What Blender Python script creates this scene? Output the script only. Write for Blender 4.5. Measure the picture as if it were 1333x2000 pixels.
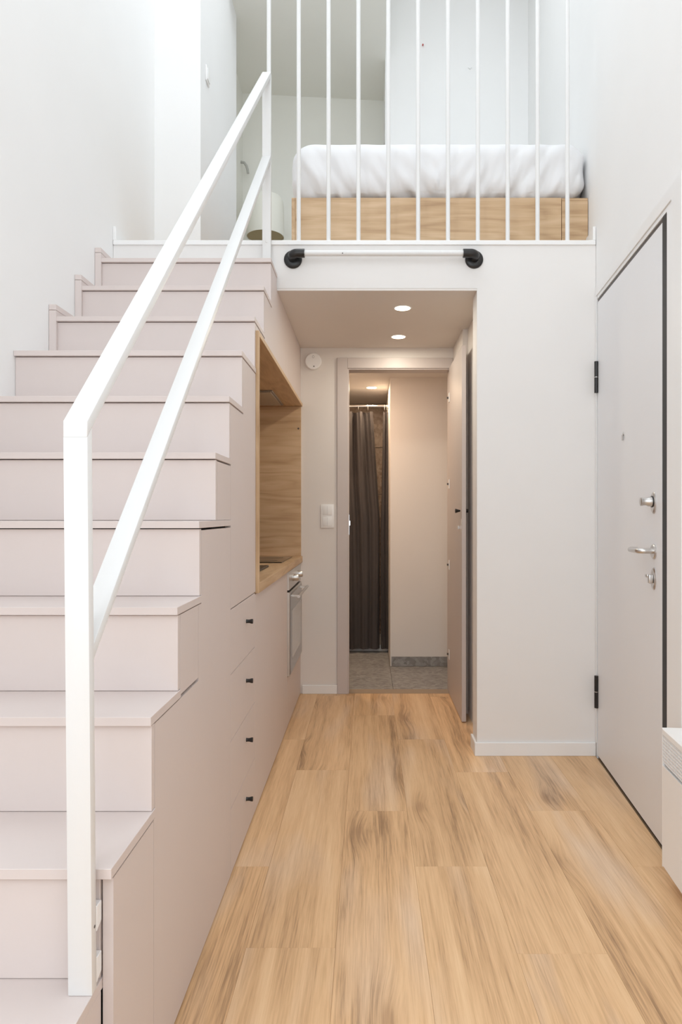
import bpy, bmesh, math, random
from mathutils import Vector, Matrix, noise

# ------------------------------------------------------------------ scene, camera, light
for o in list(bpy.data.objects):
    bpy.data.objects.remove(o)
scene = bpy.context.scene
COL = scene.collection
random.seed(7)

F_PX, PP_X, PP_Y = 1333.0, 720.0, 1005.0          # focal length and principal point in photo pixels
cam_data = bpy.data.cameras.new('camera')
cam = bpy.data.objects.new('camera', cam_data)
COL.objects.link(cam)
cam.location = (0.0, 0.0, 1.15)
cam.rotation_euler = (math.radians(90), 0, 0)
cam_data.sensor_fit = 'HORIZONTAL'
cam_data.sensor_width = 36.0
cam_data.lens = 36.0 * F_PX / 1333.0
cam_data.shift_x = (666.5 - PP_X) / 1333.0
cam_data.shift_y = (PP_Y - 1000.0) / 1333.0
cam_data.clip_start = 0.02
scene.camera = cam

world = bpy.data.worlds.new('sky')
scene.world = world
world.use_nodes = True
wbg = world.node_tree.nodes['Background']
wbg.inputs['Color'].default_value = (0.80, 0.90, 1.0, 1)
wbg.inputs['Strength'].default_value = 1.0

def area_light(name, loc, rot, sx, sy, power, color):
    d = bpy.data.lights.new(name, 'AREA')
    d.shape = 'RECTANGLE'; d.size = sx; d.size_y = sy; d.energy = power; d.color = color
    o = bpy.data.objects.new(name, d); COL.objects.link(o)
    o.location = loc; o.rotation_euler = rot
    return o
# daylight arriving through the tall window behind the camera
DAY = (0.94, 0.985, 1.015)
area_light('window_daylight', (-0.28, -2.36, 1.65), (math.radians(90), 0, 0), 1.5, 2.0, 13, DAY)
area_light('upper_window_daylight', (-0.28, -2.36, 3.8), (math.radians(90), 0, 0), 1.5, 2.2, 29, DAY)
# fill through side windows and a roof light, added out of view to even the light
area_light('added_side_fill', (-1.30, -0.95, 2.7), (math.radians(90), 0, math.radians(-90)), 1.85, 3.5, 62, DAY)
area_light('added_opposite_fill', (0.85, -0.95, 2.7), (math.radians(90), 0, math.radians(90) + 0.084), 1.85, 3.5, 20, DAY)
area_light('added_roof_fill', (-0.15, 2.95, 5.57), (0, 0, 0), 1.5, 2.6, 35, DAY)  # added roof opening, unseen, softens the light on loft and stairs

vs = scene.view_settings
vs.view_transform = 'Standard'
vs.look = 'None'
vs.exposure = 0.05
vs.gamma = 1.0
vs.use_curve_mapping = False
scene.cycles.max_bounces = 14
scene.cycles.diffuse_bounces = 10
scene.cycles.use_denoising = True

# ------------------------------------------------------------------ materials
def s2l(c):
    return tuple(((v / 255) / 12.92 if v / 255 <= 0.04045 else ((v / 255 + 0.055) / 1.055) ** 2.4) for v in c)

def new_mat(name):
    m = bpy.data.materials.new(name); m.use_nodes = True
    nt = m.node_tree
    return m, nt, nt.nodes['Principled BSDF']

def plain(name, lin, rough=0.5, metal=0.0, bump=0.0, bump_scale=200.0, var=0.02, spec=0.5):
    """one colour with a faint procedural variation and fine relief"""
    m, nt, b = new_mat(name)
    tc = nt.nodes.new('ShaderNodeTexCoord')
    nz = nt.nodes.new('ShaderNodeTexNoise'); nz.inputs['Scale'].default_value = 3.0; nz.inputs['Detail'].default_value = 3.0
    nt.links.new(tc.outputs['Object'], nz.inputs['Vector'])
    cr = nt.nodes.new('ShaderNodeValToRGB')
    cr.color_ramp.elements[0].position = 0.3; cr.color_ramp.elements[1].position = 0.7
    cr.color_ramp.elements[0].color = tuple(v * (1 - var) for v in lin) + (1,)
    cr.color_ramp.elements[1].color = tuple(min(1, v * (1 + var)) for v in lin) + (1,)
    nt.links.new(nz.outputs['Fac'], cr.inputs['Fac'])
    nt.links.new(cr.outputs['Color'], b.inputs['Base Color'])
    b.inputs['Roughness'].default_value = rough
    b.inputs['Metallic'].default_value = metal
    b.inputs['Specular IOR Level'].default_value = spec
    if bump:
        n2 = nt.nodes.new('ShaderNodeTexNoise'); n2.inputs['Scale'].default_value = bump_scale; n2.inputs['Detail'].default_value = 4
        nt.links.new(tc.outputs['Object'], n2.inputs['Vector'])
        bp = nt.nodes.new('ShaderNodeBump'); bp.inputs['Strength'].default_value = bump; bp.inputs['Distance'].default_value = 0.002
        nt.links.new(n2.outputs['Fac'], bp.inputs['Height'])
        nt.links.new(bp.outputs['Normal'], b.inputs['Normal'])
    return m

def wood(name, dark, mid, light, axis, stretch=0.55, cross=9.0, rough=0.5, vary=0.12, fine=0.35, knots=False):
    """oak-like grain running along the given axis of the piece; every piece gets its own figure and tone"""
    m, nt, b = new_mat(name)
    N, L = nt.nodes.new, nt.links.new
    tc = N('ShaderNodeTexCoord'); oi = N('ShaderNodeObjectInfo')
    off = N('ShaderNodeVectorMath'); off.operation = 'SCALE'; off.inputs[0].default_value = (37.0, 53.0, 71.0)
    L(oi.outputs['Random'], off.inputs['Scale'])
    add = N('ShaderNodeVectorMath'); add.operation = 'ADD'
    L(tc.outputs['Object'], add.inputs[0]); L(off.outputs[0], add.inputs[1])
    mp = N('ShaderNodeMapping')
    sc = [cross, cross, cross]; sc[axis] = stretch
    mp.inputs['Scale'].default_value = sc
    L(add.outputs[0], mp.inputs['Vector'])
    big = N('ShaderNodeTexNoise'); big.inputs['Scale'].default_value = 1.0; big.inputs['Detail'].default_value = 5; big.inputs['Roughness'].default_value = 0.55; big.inputs['Distortion'].default_value = 0.9
    L(mp.outputs[0], big.inputs['Vector'])
    # rings: cathedral figure
    mp2 = N('ShaderNodeMapping'); s2 = [cross * 0.55] * 3; s2[axis] = stretch * 0.8; mp2.inputs['Scale'].default_value = s2
    L(add.outputs[0], mp2.inputs['Vector'])
    n3 = N('ShaderNodeTexNoise'); n3.inputs['Scale'].default_value = 1.0; n3.inputs['Detail'].default_value = 2.0
    L(mp2.outputs[0], n3.inputs['Vector'])
    mul = N('ShaderNodeMath'); mul.operation = 'MULTIPLY'; mul.inputs[1].default_value = 16.0; L(n3.outputs['Fac'], mul.inputs[0])
    frac = N('ShaderNodeMath'); frac.operation = 'PINGPONG'; frac.inputs[1].default_value = 1.0; L(mul.outputs[0], frac.inputs[0])
    # fine pores
    mp3 = N('ShaderNodeMapping'); s3 = [cross * 14] * 3; s3[axis] = stretch * 5; mp3.inputs['Scale'].default_value = s3
    L(add.outputs[0], mp3.inputs['Vector'])
    fn = N('ShaderNodeTexNoise'); fn.inputs['Scale'].default_value = 1.0; fn.inputs['Detail'].default_value = 3; L(mp3.outputs[0], fn.inputs['Vector'])
    mixa = N('ShaderNodeMix'); mixa.data_type = 'FLOAT'; mixa.inputs[0].default_value = 0.22
    L(big.outputs['Fac'], mixa.inputs[2]); L(frac.outputs[0], mixa.inputs[3])
    mixb = N('ShaderNodeMix'); mixb.data_type = 'FLOAT'; mixb.inputs[0].default_value = fine
    L(mixa.outputs[0], mixb.inputs[2]); L(fn.outputs['Fac'], mixb.inputs[3])
    cr = N('ShaderNodeValToRGB'); e = cr.color_ramp.elements
    e[0].position = 0.30; e[0].color = dark + (1,)
    e[1].position = 0.66; e[1].color = light + (1,)
    k = cr.color_ramp.elements.new(0.46); k.color = mid + (1,)
    L(mixb.outputs[0], cr.inputs['Fac'])
    col = cr.outputs['Color']
    if knots:
        mpk = N('ShaderNodeMapping'); sk = [4.2] * 3; sk[axis] = 1.5; mpk.inputs['Scale'].default_value = sk
        L(add.outputs[0], mpk.inputs['Vector'])
        vo = N('ShaderNodeTexVoronoi'); vo.inputs['Scale'].default_value = 1.0; L(mpk.outputs[0], vo.inputs['Vector'])
        mr = N('ShaderNodeMapRange'); mr.inputs[1].default_value = 0.02; mr.inputs[2].default_value = 0.16; mr.inputs[3].default_value = 0.45; mr.inputs[4].default_value = 0.0
        L(vo.outputs['Distance'], mr.inputs[0])
        mk = N('ShaderNodeMix'); mk.data_type = 'RGBA'; L(mr.outputs[0], mk.inputs[0]); L(col, mk.inputs[6])
        mk.inputs[7].default_value = tuple(v * 0.72 for v in dark) + (1,)
        col = mk.outputs[2]
    hs = N('ShaderNodeHueSaturation')
    vr = N('ShaderNodeMapRange'); vr.inputs[3].default_value = 1 - vary; vr.inputs[4].default_value = 1 + vary
    L(oi.outputs['Random'], vr.inputs[0]); L(vr.outputs[0], hs.inputs['Value']); L(col, hs.inputs['Color'])
    L(hs.outputs[0], b.inputs['Base Color'])
    b.inputs['Roughness'].default_value = rough
    bp = N('ShaderNodeBump'); bp.inputs['Strength'].default_value = 0.08; bp.inputs['Distance'].default_value = 0.001
    L(fn.outputs['Fac'], bp.inputs['Height']); L(bp.outputs['Normal'], b.inputs['Normal'])
    return m

def terrazzo(name, base, chip, dark):
    m, nt, b = new_mat(name); N, L = nt.nodes.new, nt.links.new
    tc = N('ShaderNodeTexCoord'); oi = N('ShaderNodeObjectInfo')
    off = N('ShaderNodeVectorMath'); off.operation = 'SCALE'; off.inputs[0].default_value = (13.0, 29.0, 5.0); L(oi.outputs['Random'], off.inputs['Scale'])
    add = N('ShaderNodeVectorMath'); add.operation = 'ADD'; L(tc.outputs['Object'], add.inputs[0]); L(off.outputs[0], add.inputs[1])
    vo = N('ShaderNodeTexVoronoi'); vo.inputs['Scale'].default_value = 45; L(add.outputs[0], vo.inputs['Vector'])
    nz = N('ShaderNodeTexNoise'); nz.inputs['Scale'].default_value = 9; nz.inputs['Detail'].default_value = 6; L(add.outputs[0], nz.inputs['Vector'])
    sep = N('ShaderNodeSeparateColor'); L(vo.outputs['Color'], sep.inputs[0])
    mx0 = N('ShaderNodeMix'); mx0.data_type = 'FLOAT'; mx0.inputs[0].default_value = 0.45; L(sep.outputs[0], mx0.inputs[2]); L(nz.outputs['Fac'], mx0.inputs[3])
    cr = N('ShaderNodeValToRGB'); e = cr.color_ramp.elements
    e[0].position = 0.2; e[0].color = dark + (1,); e[1].position = 0.75; e[1].color = chip + (1,)
    k = e.new(0.45); k.color = base + (1,)
    L(mx0.outputs[0], cr.inputs['Fac']); L(cr.outputs['Color'], b.inputs['Base Color'])
    b.inputs['Roughness'].default_value = 0.45
    return m

def emit(name, lin, strength):
    m, nt, b = new_mat(name)
    b.inputs['Base Color'].default_value = lin + (1,)
    b.inputs['Emission Color'].default_value = lin + (1,)
    b.inputs['Emission Strength'].default_value = strength
    return m

def pane_mat(name):
    m = bpy.data.materials.new(name); m.use_nodes = True; nt = m.node_tree
    out = nt.nodes['Material Output']
    tr = nt.nodes.new('ShaderNodeBsdfTransparent'); gl = nt.nodes.new('ShaderNodeBsdfGlossy'); gl.inputs['Roughness'].default_value = 0.02
    mx = nt.nodes.new('ShaderNodeMixShader'); mx.inputs[0].default_value = 0.05
    nt.links.new(tr.outputs[0], mx.inputs[1]); nt.links.new(gl.outputs[0], mx.inputs[2]); nt.links.new(mx.outputs[0], out.inputs['Surface'])
    return m

WHITE = plain('white_paint', (0.83, 0.83, 0.825), 0.75, bump=0.05, var=0.008)
BEIGE_WALL = plain('greige_paint', (0.74, 0.70, 0.665), 0.7, bump=0.05, var=0.01)
GREIGE = plain('greige_laminate', (0.655, 0.580, 0.555), 0.5, bump=0.03, bump_scale=500, var=0.01)
GREIGE_DOOR = plain('greige_door_paint', (0.56, 0.50, 0.475), 0.45, var=0.01)
OFF_WHITE = plain('off_white_paint', (0.77, 0.755, 0.74), 0.75, bump=0.05, var=0.008)
TRIM_WHITE = plain('white_trim_paint', (0.82, 0.82, 0.815), 0.4, var=0.006)
NOOK = plain('white_paint_warm_cast', (0.78, 0.775, 0.725), 0.75, bump=0.05, var=0.008)  # white paint with the nook's warm light cast mixed into its colour
STEEL_WHITE = plain('white_powder_coat', (0.74, 0.74, 0.735), 0.35, bump=0.03, bump_scale=600, var=0.005)
DOOR_WHITE = plain('pale_grey_door_laminate', (0.765, 0.77, 0.785), 0.4, var=0.006)
BLACK = plain('black_matt_metal', (0.012, 0.011, 0.011), 0.35, var=0.1)
GASKET = plain('black_rubber', (0.012, 0.012, 0.013), 0.5, var=0.1)
DARK_FRAME = plain('dark_brown_metal', (0.06, 0.05, 0.045), 0.4, var=0.1)
DARK_VOID = plain('dark_backing', (0.03, 0.027, 0.025), 0.8, var=0.1)
STEEL = plain('brushed_steel', (0.62, 0.60, 0.58), 0.32, metal=1.0, bump=0.05, bump_scale=400, var=0.05)
CHROME = plain('chrome', (0.85, 0.84, 0.83), 0.12, metal=1.0, var=0.01)
PLASTIC = plain('white_plastic', (0.85, 0.85, 0.845), 0.35, var=0.005)
SHEET = plain('white_cotton', (0.76, 0.76, 0.77), 0.85, bump=0.1, bump_scale=900, var=0.006)
SHADE_CLOTH = plain('pale_linen_shade', (0.74, 0.73, 0.66), 0.8, bump=0.1, bump_scale=700, var=0.02)
SHADE_IN = plain('tan_shade_lining', (0.42, 0.36, 0.22), 0.8, var=0.02)
CURTAIN = plain('dark_taupe_curtain', (0.125, 0.11, 0.108), 0.75, bump=0.1, bump_scale=500, var=0.05)
OVEN_GLASS = plain('smoked_oven_glass', (0.10, 0.10, 0.105), 0.08, var=0.05)
HOB_GLASS = plain('black_hob_glass', (0.01, 0.01, 0.01), 0.1, var=0.05)
HOOD = plain('hood_grey_metal', (0.35, 0.34, 0.33), 0.4, metal=0.8, var=0.05)
def floor_wood(name):
    m, nt, b = new_mat(name); N, L = nt.nodes.new, nt.links.new
    tc = N('ShaderNodeTexCoord'); oi = N('ShaderNodeObjectInfo')
    off = N('ShaderNodeVectorMath'); off.operation = 'SCALE'; off.inputs[0].default_value = (37.0, 53.0, 71.0); L(oi.outputs['Random'], off.inputs['Scale'])
    add = N('ShaderNodeVectorMath'); add.operation = 'ADD'; L(tc.outputs['Object'], add.inputs[0]); L(off.outputs[0], add.inputs[1])
    # knots bend the grain around them
    mk = N('ShaderNodeMapping'); mk.inputs['Scale'].default_value = (3.4, 1.0, 1.0); L(add.outputs[0], mk.inputs['Vector'])
    vo = N('ShaderNodeTexVoronoi'); vo.voronoi_dimensions = '2D'; vo.inputs['Scale'].default_value = 1.0; vo.inputs['Randomness'].default_value = 1.0; L(mk.outputs[0], vo.inputs['Vector'])
    kn = N('ShaderNodeMapRange'); kn.interpolation_type = 'SMOOTHSTEP'; kn.inputs[1].default_value = 0.0; kn.inputs[2].default_value = 0.24; kn.inputs[3].default_value = 1.0; kn.inputs[4].default_value = 0.0
    L(vo.outputs['Distance'], kn.inputs[0])
    bend = N('ShaderNodeVectorMath'); bend.operation = 'SCALE'; bend.inputs[0].default_value = (0.026, 0.0, 0.0); L(kn.outputs[0], bend.inputs['Scale'])
    co = N('ShaderNodeVectorMath'); co.operation = 'ADD'; L(add.outputs[0], co.inputs[0]); L(bend.outputs[0], co.inputs[1])
    def nz(sx, sy, detail, rough, dist):
        mp = N('ShaderNodeMapping'); mp.inputs['Scale'].default_value = (sx, sy, 1.0); L(co.outputs[0], mp.inputs['Vector'])
        n = N('ShaderNodeTexNoise'); n.inputs['Scale'].default_value = 1.0; n.inputs['Detail'].default_value = detail; n.inputs['Roughness'].default_value = rough; n.inputs['Distortion'].default_value = dist
        L(mp.outputs[0], n.inputs['Vector']); return n.outputs['Fac']
    band = nz(9.0, 0.75, 3, 0.5, 0.5)
    streak = nz(34.0, 1.1, 5, 0.6, 0.7)
    fine = nz(230.0, 7.0, 3, 0.6, 0.0)
    tone = nz(6.0, 1.2, 2, 0.5, 0.3)
    def mad(a, k, c=None):
        x = N('ShaderNodeMath'); x.operation = 'MULTIPLY_ADD'; L(a, x.inputs[0]); x.inputs[1].default_value = k
        if c is None: x.inputs[2].default_value = 0.0
        else: L(c, x.inputs[2])
        return x.outputs[0]
    v = mad(fine, 0.26, mad(streak, 0.34, mad(band, 0.46)))
    v = mad(kn.outputs[0], -0.07, v)
    cr = N('ShaderNodeValToRGB'); e = cr.color_ramp.elements
    e[0].position = 0.37; e[0].color = (0.30, 0.178, 0.092, 1); e[1].position = 0.68; e[1].color = (0.80, 0.555, 0.330, 1)
    k = e.new(0.47); k.color = (0.585, 0.365, 0.194, 1); k = e.new(0.55); k.color = (0.70, 0.455, 0.250, 1)
    L(v, cr.inputs['Fac'])
    gr = N('ShaderNodeMix'); gr.data_type = 'RGBA'
    tm = N('ShaderNodeMapRange'); tm.inputs[1].default_value = 0.52; tm.inputs[2].default_value = 0.75; tm.inputs[3].default_value = 0.0; tm.inputs[4].default_value = 0.7; L(tone, tm.inputs[0])
    L(tm.outputs[0], gr.inputs[0]); L(cr.outputs['Color'], gr.inputs[6])
    gray = N('ShaderNodeHueSaturation'); gray.inputs['Saturation'].default_value = 0.70; gray.inputs['Value'].default_value = 0.98; L(cr.outputs['Color'], gray.inputs['Color'])
    L(gray.outputs[0], gr.inputs[7])
    # dark heart of each knot
    ck = N('ShaderNodeMapRange'); ck.interpolation_type = 'SMOOTHSTEP'; ck.inputs[1].default_value = 0.015; ck.inputs[2].default_value = 0.08; ck.inputs[3].default_value = 0.5; ck.inputs[4].default_value = 0.0
    L(vo.outputs['Distance'], ck.inputs[0])
    kx = N('ShaderNodeMix'); kx.data_type = 'RGBA'; L(ck.outputs[0], kx.inputs[0]); L(gr.outputs[2], kx.inputs[6]); kx.inputs[7].default_value = (0.36, 0.21, 0.11, 1)
    hs = N('ShaderNodeHueSaturation'); vr = N('ShaderNodeMapRange'); vr.inputs[3].default_value = 0.95; vr.inputs[4].default_value = 1.05
    L(oi.outputs['Random'], vr.inputs[0]); L(vr.outputs[0], hs.inputs['Value']); L(kx.outputs[2], hs.inputs['Color']); L(hs.outputs[0], b.inputs['Base Color'])
    b.inputs['Roughness'].default_value = 0.45; b.inputs['Specular IOR Level'].default_value = 0.4
    bp = N('ShaderNodeBump'); bp.inputs['Strength'].default_value = 0.10; bp.inputs['Distance'].default_value = 0.001
    L(fine, bp.inputs['Height']); L(bp.outputs['Normal'], b.inputs['Normal'])
    return m
OAK_FLOOR = floor_wood('oak_floor')
OAK_X = wood('oak_veneer_x', (0.41, 0.26, 0.14), (0.54, 0.365, 0.21), (0.63, 0.45, 0.28), 0, stretch=1.3, cross=14, rough=0.5, vary=0.03, fine=0.25)
OAK_Y = wood('oak_veneer_y', (0.41, 0.26, 0.14), (0.54, 0.365, 0.21), (0.63, 0.45, 0.28), 1, stretch=1.3, cross=14, rough=0.5, vary=0.03, fine=0.25)
OAK_Z = wood('oak_veneer_z', (0.41, 0.26, 0.14), (0.54, 0.365, 0.21), (0.63, 0.45, 0.28), 2, stretch=1.3, cross=14, rough=0.5, vary=0.03, fine=0.25)
TERRAZZO = terrazzo('grey_terrazzo', (0.26, 0.25, 0.24), (0.33, 0.32, 0.31), (0.20, 0.19, 0.18))
SHOWER_TILE = terrazzo('brown_stone_tile', (0.36, 0.27, 0.20), (0.44, 0.34, 0.26), (0.27, 0.19, 0.14))
GROUT = plain('grout', (0.30, 0.28, 0.26), 0.9, var=0.05)
LAMP_GLOW = emit('warm_lamp_glow', (1.0, 0.86, 0.68), 6.0)
PANE = pane_mat('window_glass')
RED = plain('red_plastic', (0.5, 0.03, 0.03), 0.5, var=0.02)

# ------------------------------------------------------------------ builders
ORIGIN = {}     # world position from which an Empty's children are measured

def tag(o, label, cat=None, group=None, kind=None):
    if label: o['label'] = label
    if cat: o['category'] = cat
    if group: o['group'] = group
    if kind: o['kind'] = kind
    return o

def thing(name, loc, label, cat, group=None, kind=None, rz=0.0, local=False):
    o = bpy.data.objects.new(name, None)
    o.empty_display_size = 0.1
    COL.objects.link(o)
    o.location = loc; o.rotation_euler = (0, 0, rz)
    ORIGIN[o.name] = Vector((0, 0, 0)) if local else Vector(loc)
    return tag(o, label, cat, group, kind)

def finish(name, bm, mat, parent=None, smooth=False, origin=None):
    """link one bmesh as one object with its origin at its middle"""
    bm.normal_update()
    vsx = [v.co for v in bm.verts]
    lo = Vector((min(v.x for v in vsx), min(v.y for v in vsx), min(v.z for v in vsx)))
    hi = Vector((max(v.x for v in vsx), max(v.y for v in vsx), max(v.z for v in vsx)))
    c = Vector(origin) if origin is not None else (lo + hi) / 2
    bmesh.ops.translate(bm, verts=bm.verts, vec=-c)
    me = bpy.data.meshes.new(name)
    bm.to_mesh(me); bm.free()
    if smooth:
        for p in me.polygons: p.use_smooth = True
        try: me.set_sharp_from_angle(angle=math.radians(40))
        except Exception: pass
    me.materials.append(mat)
    o = bpy.data.objects.new(name, me)
    COL.objects.link(o)
    base = Vector((0, 0, 0))
    if parent is not None:
        o.parent = parent
        base = ORIGIN.get(parent.name, Vector((0, 0, 0)))
    o.location = c - base
    ORIGIN[o.name] = c.copy() if not (parent is not None and ORIGIN.get(parent.name, Vector()).length == 0 and False) else c.copy()
    return o

def bm_box(bm, x0, x1, y0, y1, z0, z1):
    vv = [bm.verts.new(p) for p in ((x0, y0, z0), (x1, y0, z0), (x1, y1, z0), (x0, y1, z0), (x0, y0, z1), (x1, y0, z1), (x1, y1, z1), (x0, y1, z1))]
    for f in ((3, 2, 1, 0), (4, 5, 6, 7), (0, 1, 5, 4), (1, 2, 6, 5), (2, 3, 7, 6), (3, 0, 4, 7)):
        bm.faces.new([vv[i] for i in f])

def bevel_all(bm, r, seg=1):
    bmesh.ops.bevel(bm, geom=list(bm.edges), offset=r, segments=seg, profile=0.5, affect='EDGES')

def box(name, x0, x1, y0, y1, z0, z1, mat, parent=None, bev=0.0, seg=1):
    bm = bmesh.new(); bm_box(bm, x0, x1, y0, y1, z0, z1)
    if bev: bevel_all(bm, bev, seg)
    return finish(name, bm, mat, parent, smooth=bool(bev and seg > 1))

def prism(name, pts, a0, a1, axis, mat, parent=None, bev=0.0):
    """outline pts extruded along axis ('x': pts are (y,z); 'y': pts are (x,z); 'z': pts are (x,y))"""
    def P(p, a):
        return {'x': (a, p[0], p[1]), 'y': (p[0], a, p[1]), 'z': (p[0], p[1], a)}[axis]
    bm = bmesh.new()
    A = [bm.verts.new(P(p, a0)) for p in pts]; B = [bm.verts.new(P(p, a1)) for p in pts]
    n = len(pts)
    bm.faces.new(A); bm.faces.new(B[::-1])
    for i in range(n):
        bm.faces.new((A[i], B[i], B[(i + 1) % n], A[(i + 1) % n]))
    bmesh.ops.recalc_face_normals(bm, faces=bm.faces)
    if bev: bevel_all(bm, bev)
    return finish(name, bm, mat, parent)

def bm_lathe(bm, prof, n, M):
    """profile [(r, h)] turned about local z, placed by matrix M"""
    rings = []
    for r, h in prof:
        rings.append([bm.verts.new(M @ Vector((r * math.cos(2 * math.pi * i / n), r * math.sin(2 * math.pi * i / n), h))) for i in range(n)])
    for a, b in zip(rings, rings[1:]):
        for i in range(n):
            bm.faces.new((a[i], a[(i + 1) % n], b[(i + 1) % n], b[i]))
    bm.faces.new(rings[0][::-1]); bm.faces.new(rings[-1])

def lathe(name, prof, loc, axis, mat, parent=None, n=24, sx=1.0, sy=1.0):
    """turned piece standing at loc with its axis along the given direction"""
    q = Vector(axis).normalized().to_track_quat('Z', 'Y').to_matrix().to_4x4()
    M = Matrix.Translation(Vector(loc)) @ q @ Matrix.Diagonal((sx, sy, 1, 1))
    bm = bmesh.new(); bm_lathe(bm, prof, n, M)
    bmesh.ops.recalc_face_normals(bm, faces=bm.faces)
    return finish(name, bm, mat, parent, smooth=True)

def tube(name, pts, r, mat, parent=None, n=14):
    bm = bmesh.new(); pts = [Vector(p) for p in pts]; rings = []
    t0 = (pts[1] - pts[0]).normalized()
    ref = Vector((0, 0, 1)) if abs(t0.z) < 0.9 else Vector((1, 0, 0))
    u = t0.cross(ref).normalized()
    for i, p in enumerate(pts):
        if i == 0: t = (pts[1] - pts[0])
        elif i == len(pts) - 1: t = pts[-1] - pts[-2]
        else: t = (pts[i + 1] - pts[i]).normalized() + (pts[i] - pts[i - 1]).normalized()
        t.normalize()
        u = (u - t * u.dot(t)).normalized(); v = t.cross(u)
        rings.append([bm.verts.new(p + (u * math.cos(2 * math.pi * k / n) + v * math.sin(2 * math.pi * k / n)) * r) for k in range(n)])
    for a, b in zip(rings, rings[1:]):
        for i in range(n):
            bm.faces.new((a[i], a[(i + 1) % n], b[(i + 1) % n], b[i]))
    bm.faces.new(rings[0][::-1]); bm.faces.new(rings[-1])
    bmesh.ops.recalc_face_normals(bm, faces=bm.faces)
    return finish(name, bm, mat, parent, smooth=True)

# ------------------------------------------------------------------ main measures (metres)
XL = -1.22                # left wall
XK = -0.436               # plane of the kitchen fronts and the stair's side
YF = 3.26                 # front of the loft
YB = 4.385                # rear wall of the kitchen niche
ZC = 2.22                 # ceiling under the loft
ZLOFT = 2.458             # loft floor
ZTOP = 5.5                # room ceiling
YW = -2.3                 # window wall behind the camera
RA, RB = 0.8128, 0.0844   # right wall: x = RA + RB * y
ANG = -math.atan(RB)
def xr(y): return RA + RB * y
COSR = math.cos(ANG)
def rw(y, z=0.0, off=0.0):
    """point on the right wall at depth y, off metres out of the wall into the room"""
    return Vector((xr(y) - off * COSR, y - off * math.sin(-ANG) * -1, z))

# ------------------------------------------------------------------ structure
floor = box('floor', XL, xr(YB) + 0.0, YW, YB + 0.10, -0.12, -0.006, plain('subfloor', (0.25, 0.16, 0.09), 0.8), None)
tag(floor, 'light oak plank floor running towards the bathroom door', 'floor', kind='structure')
PW, PL, GAP = 0.238, 1.26, 0.0002
seams0 = -0.087
joint = {-5: 1.4, -4: 2.0, -3: 1.1, -2: 2.23, -1: 1.812, 0: 2.648, 1: 2.231, 2: 1.787, 3: 2.65, 4: 2.23, 5: 1.6}
for i in range(-5, 6):
    x0 = seams0 + i * PW; x1 = x0 + PW
    x0c = max(x0, XL)
    if x1 <= x0c: continue
    y = joint[i]
    while y > YW: y -= PL
    while y < YB:
        ya, yb = max(y, YW), min(y + PL, YB)
        def xmax(yy):
            lim = xr(yy) - 0.002
            if i >= 3 and yy > YF - 0.01: lim = min(lim, 0.60)
            return min(x1, lim)
        if i >= 3:
            segs = [(ya, min(yb, YF)), (max(ya, YF), yb)]
        else:
            segs = [(ya, yb)]
        for (sa, sb) in segs:
            if sb - sa < 0.02: continue
            xm = (xmax(sa + 0.001), xmax(sb - 0.001) if sb > YF else xmax(sb - 0.02))
            if min(xm) - x0c < 0.01: continue
            bm = bmesh.new()
            bm_box(bm, x0c + GAP, x1 - GAP, sa + GAP, sb - GAP, -0.006, 0.0)
            for v in bm.verts:
                if v.co.x > x1 - 2 * GAP:
                    v.co.x = (xm[0] if v.co.y < (sa + sb) / 2 else xm[1]) - GAP
            ed = [e for e in bm.edges if all(v.co.z > -0.001 for v in e.verts)]
            bmesh.ops.bevel(bm, geom=ed, offset=0.0004, segments=1, affect='EDGES')
            finish('plank', bm, OAK_FLOOR, floor)
        y += PL

def struct(o, label, cat):
    return tag(o, label, cat, kind='structure')

SY0, SY1, SZ0, SZ1 = -1.9, 0.0, 0.9, 4.5          # side windows, added out of view for fill
wl = thing('wall_left', (XL, 0, 0), 'tall white wall beside the staircase', 'wall', kind='structure')
box('wall_piece', XL - 0.12, XL, SY1, 3.89, -0.1, ZTOP, WHITE, wl)
box('wall_piece', XL - 0.12, XL, YW, SY0, -0.1, ZTOP, WHITE, wl)
box('wall_piece', XL - 0.12, XL, SY0, SY1, -0.1, SZ0, WHITE, wl)
box('wall_piece', XL - 0.12, XL, SY0, SY1, SZ1, ZTOP, WHITE, wl)
# right wall, built around the entrance door opening
yo0, yo1, zo = 2.301, 3.238, 2.172
wr = thing('wall_right', (xr(0), 0, 0), 'white wall around the entrance door', 'wall', kind='structure')
for pts in ([(SY1, -0.1), (yo0, -0.1), (yo0, zo), (yo1, zo), (yo1, -0.1), (6.05, -0.1), (6.05, ZTOP), (SY1, ZTOP)],
            [(YW, -0.1), (SY0, -0.1), (SY0, ZTOP), (YW, ZTOP)],
            [(SY0, -0.1), (SY1, -0.1), (SY1, SZ0), (SY0, SZ0)],
            [(SY0, SZ1), (SY1, SZ1), (SY1, ZTOP), (SY0, ZTOP)]):
    pr = prism('wall_piece', [(p[0], p[1]) for p in pts], 0.0, 0.14, 'x', WHITE, wr)
    wy0 = sum((min(p[0] for p in pts), max(p[0] for p in pts))) / 2
    pr.location.x = 0.07
    for v in pr.data.vertices:
        v.co.x += RB * (v.co.y + wy0)
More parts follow.
